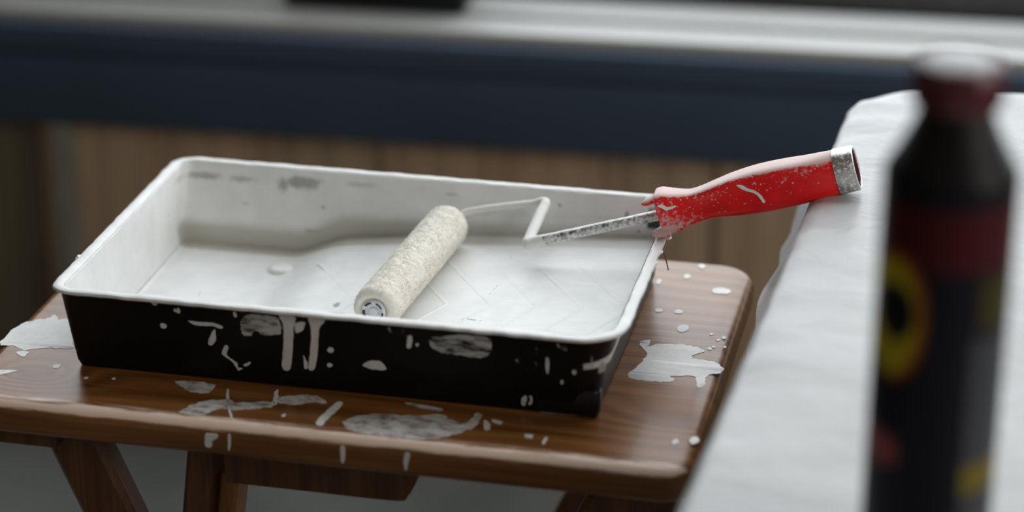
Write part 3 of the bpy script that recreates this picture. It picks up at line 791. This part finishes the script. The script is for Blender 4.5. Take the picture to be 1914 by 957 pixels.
def prong(t0, t1, y, z, r0, r1, dz):
    bm = bmesh.new(); tube(bm, [(t0 / 1000 + (t1 - t0) / 1000 * i / 8, y / 1000, (z + dz * i / 8) / 1000) for i in range(9)], [(r0 + (r1 - r0) * (i / 8) ** 2) / 1000 * (1 if i < 7 else (.85 if i == 7 else .45)) for i in range(9)], 14)
    for v in bm.verts: v.co.y = y / 1000 + (v.co.y - y / 1000) * 2.2
    o = obj('prong', bm, M['handle'], hnd)
    return o
prong(3, -10.5, -3, 13.0, 2.6, 1.9, -2.6)
prong(3, -8.0, -7, -9.4, 2.9, 2.4, 0.8)
bm = bmesh.new()
loft(bm, [section(t, u, d, la * .82, ex=2.4) for t, u, d, la in ((109.5, 16.2, 10.0, 13.0), (109.5, 16.9, 10.7, 13.7), (110.5, 17.1, 10.9, 13.9), (114, 16.9, 10.7, 13.7), (120.5, 16.9, 10.7, 13.7), (121.5, 16.6, 10.4, 13.4), (121.9, 15.6, 9.4, 12.4), (121.5, 14.6, 8.4, 11.4), (119, 14.4, 8.2, 11.2))])
fer = obj('ferrule', bm, M['ferrule'], hnd)
bm = bmesh.new()
loft(bm, [section(t, u, d, la * .82, ex=2.4) for t, u, d, la in ((121, 14.5, 8.3, 11.3), (114.5, 13.6, 7.4, 10.4), (114.2, 6, 0, 3))], True, False, True)
obj('socket', bm, M['dark_red'], hnd)
# paint strokes on the grip side facing the camera
def on_grip(t, zmm, h):
    s = min(SS, key=lambda q: abs(q[0] - t * 1000)); c, hh = (s[1] - s[2]) / 2, (s[1] + s[2]) / 2
    q = min(1, abs((zmm * 1000 - c) / hh)); y = -.8 * s[3] * (1 - q ** 4.4) ** (1 / 4.4)
    return Vector((t, y / 1000 - h - .0001, zmm))
for pts in ([(50.5, 11.5), (53, 11.2), (57, 8.2), (61, 5.8), (63.5, 2.0), (64.6, -2.4), (63.2, -2.6), (61.8, 1.4), (59.5, 4.6), (54, 7.8)], [(0.2, 9.6), (3, 9.8), (6, 7.4), (11, 6.8), (9, 5.6), (5, 5.4), (2.6, 7.6)]):
    o = smear('paint_stroke', pts, on_grip, M['paint'], hnd, 0.0004, 0.0002)

# ================================================================ plastic-wrapped board on trestles
BZ = 0.088
board = empty('covered_board', (0.4055, -0.24, FLOOR_Z), -math.radians(2.63))
tag(board, 'long board wrapped in pale grey plastic sheeting, right of the stool', 'board')
bm = bmesh.new()
BX1, BY0, BY1, top = 0.40, -0.55, 0.622, BZ - FLOOR_Z
lps = []
def bl(d, z, wav=0.0, amp=0.0):
    rs = [max(r - d, .004) for r in (.03, .03, .05, .048)]
    out = []
    for px, py in rrect(d, BX1 - d, BY0 + d, BY1 - d + 0, rs, 10, 30, 120):
        q = Vector((px, py, 0))
        # wrinkles: tiny on top, deep folds in the hanging skirt
        zz = z + amp * (noise.noise(Vector((px * 14, py * 40, 1))) + .5 * noise.noise(Vector((px * 40, py * 90, 5))))
        if d < 0 and px < BX1 / 2: px += d * 1.15 * min(1, max(0, (py - .20) / .2))      # the sheet stands off at the far end
        if wav:
            w_ = wav * noise.noise(Vector((px * 3 + py * 16, py * 16, z * 6)))
            px -= w_ if px < BX1 / 2 else -w_
        if py > BY1 - .12: py += (min(px, .2) - .1) * .16 * min(1, (py - BY1 + .12) / .12)
        out.append((px, py, zz))
    return out
for d, z, wv, am in ((-.012, top - .075, .004, 0), (-.007, top - .055, .003, 0), (-.002, top - .035, .003, 0), (0, top - .022, .001, 0), (0.0, top - .013, 0, .0008), (.0016, top - .006, 0, .0022), (.006, top - .0016, 0, .0024), (.012, top, 0, .002),
                     (.02, top + .0004, 0, .0014), (.035, top + .0004, 0, .0009), (.055, top + .0004, 0, .0008), (.08, top + .0004, 0, .0008), (.11, top + .0004, 0, .0006), (.15, top + .0004, 0, .0004), (.195, top + .0004, 0, 0)):
    lps.append(bl(d, z, wv, am))
loft(bm, lps, True, False, True)
obj('plastic_sheet', bm, M['plastic'], board, angle=70)
box('plank', (.004, BX1 - .004, BY0 + .01, BY1 - .09, top - .024, top - .004), M['raw_plank'], board)
for yy in (-0.40, 0.40):
    bm = bmesh.new(); beam(bm, (.03, yy, top - .045), (BX1 - .03, yy, top - .045), 0.04, 0.04, (0, 0, 1)); obj('trestle_bar', bm, M['raw_plank'], board)
    for sx in (.06, BX1 - .06):
        for sy in (-1, 1):
            bm = bmesh.new(); beam(bm, (sx, yy + sy * .01, top - .05), (sx, yy + sy * .09, 0), 0.035, 0.02, (1, 0, 0)); obj('leg', bm, M['raw_plank'], board)

# ================================================================ bottle in the foreground
bot = empty('bottle', (0.5201, -0.2747, BZ + .0013))
tag(bot, 'dark squeeze bottle with red cap and yellow oval label, blurred in the foreground', 'bottle')
bm = bmesh.new(); lathe(bm, [(.024, 0), (.0265, .0015), (.0273, .005), (.0273, .184), (.0271, .188)], 64, True, False)
obj('label_sleeve', bm, M['label'], bot)
bm = bmesh.new(); lathe(bm, [(.0268, .184), (.0262, .190), (.0225, .1965), (.0182, .205), (.0150, .213), (.0132, .219), (.0126, .226)], 64, False, True)
obj('shoulder', bm, M['bottle'], bot)
bm = bmesh.new(); lathe(bm, [(.0128, .2150), (.0172, .2160), (.0178, .2185), (.0178, .2310), (.0168, .2340), (.0150, .2347), (.0146, .2330)], 64, True, True)
cp = obj('cap', bm, M['bottle_cap'], bot)
for i in range(30):
    a = 2 * math.pi * i / 30
    bm = bmesh.new(); add_box(bm, -.0004, .0004, -.0005, .0005, .2180, .2310, 0)
    bmesh.ops.translate(bm, verts=bm.verts, vec=(0.0179, 0, 0)); bmesh.ops.rotate(bm, verts=bm.verts, cent=(0, 0, 0), matrix=Matrix.Rotation(a, 3, 'Z'))
    obj('rib', bm, M['bottle_cap'], cp)
bm = bmesh.new(); lathe(bm, [(.0144, .2325), (.0138, .2343), (.0110, .2353), (.001, .2357)], 48)
obj('cap_top', bm, M['nozzle'], bot)
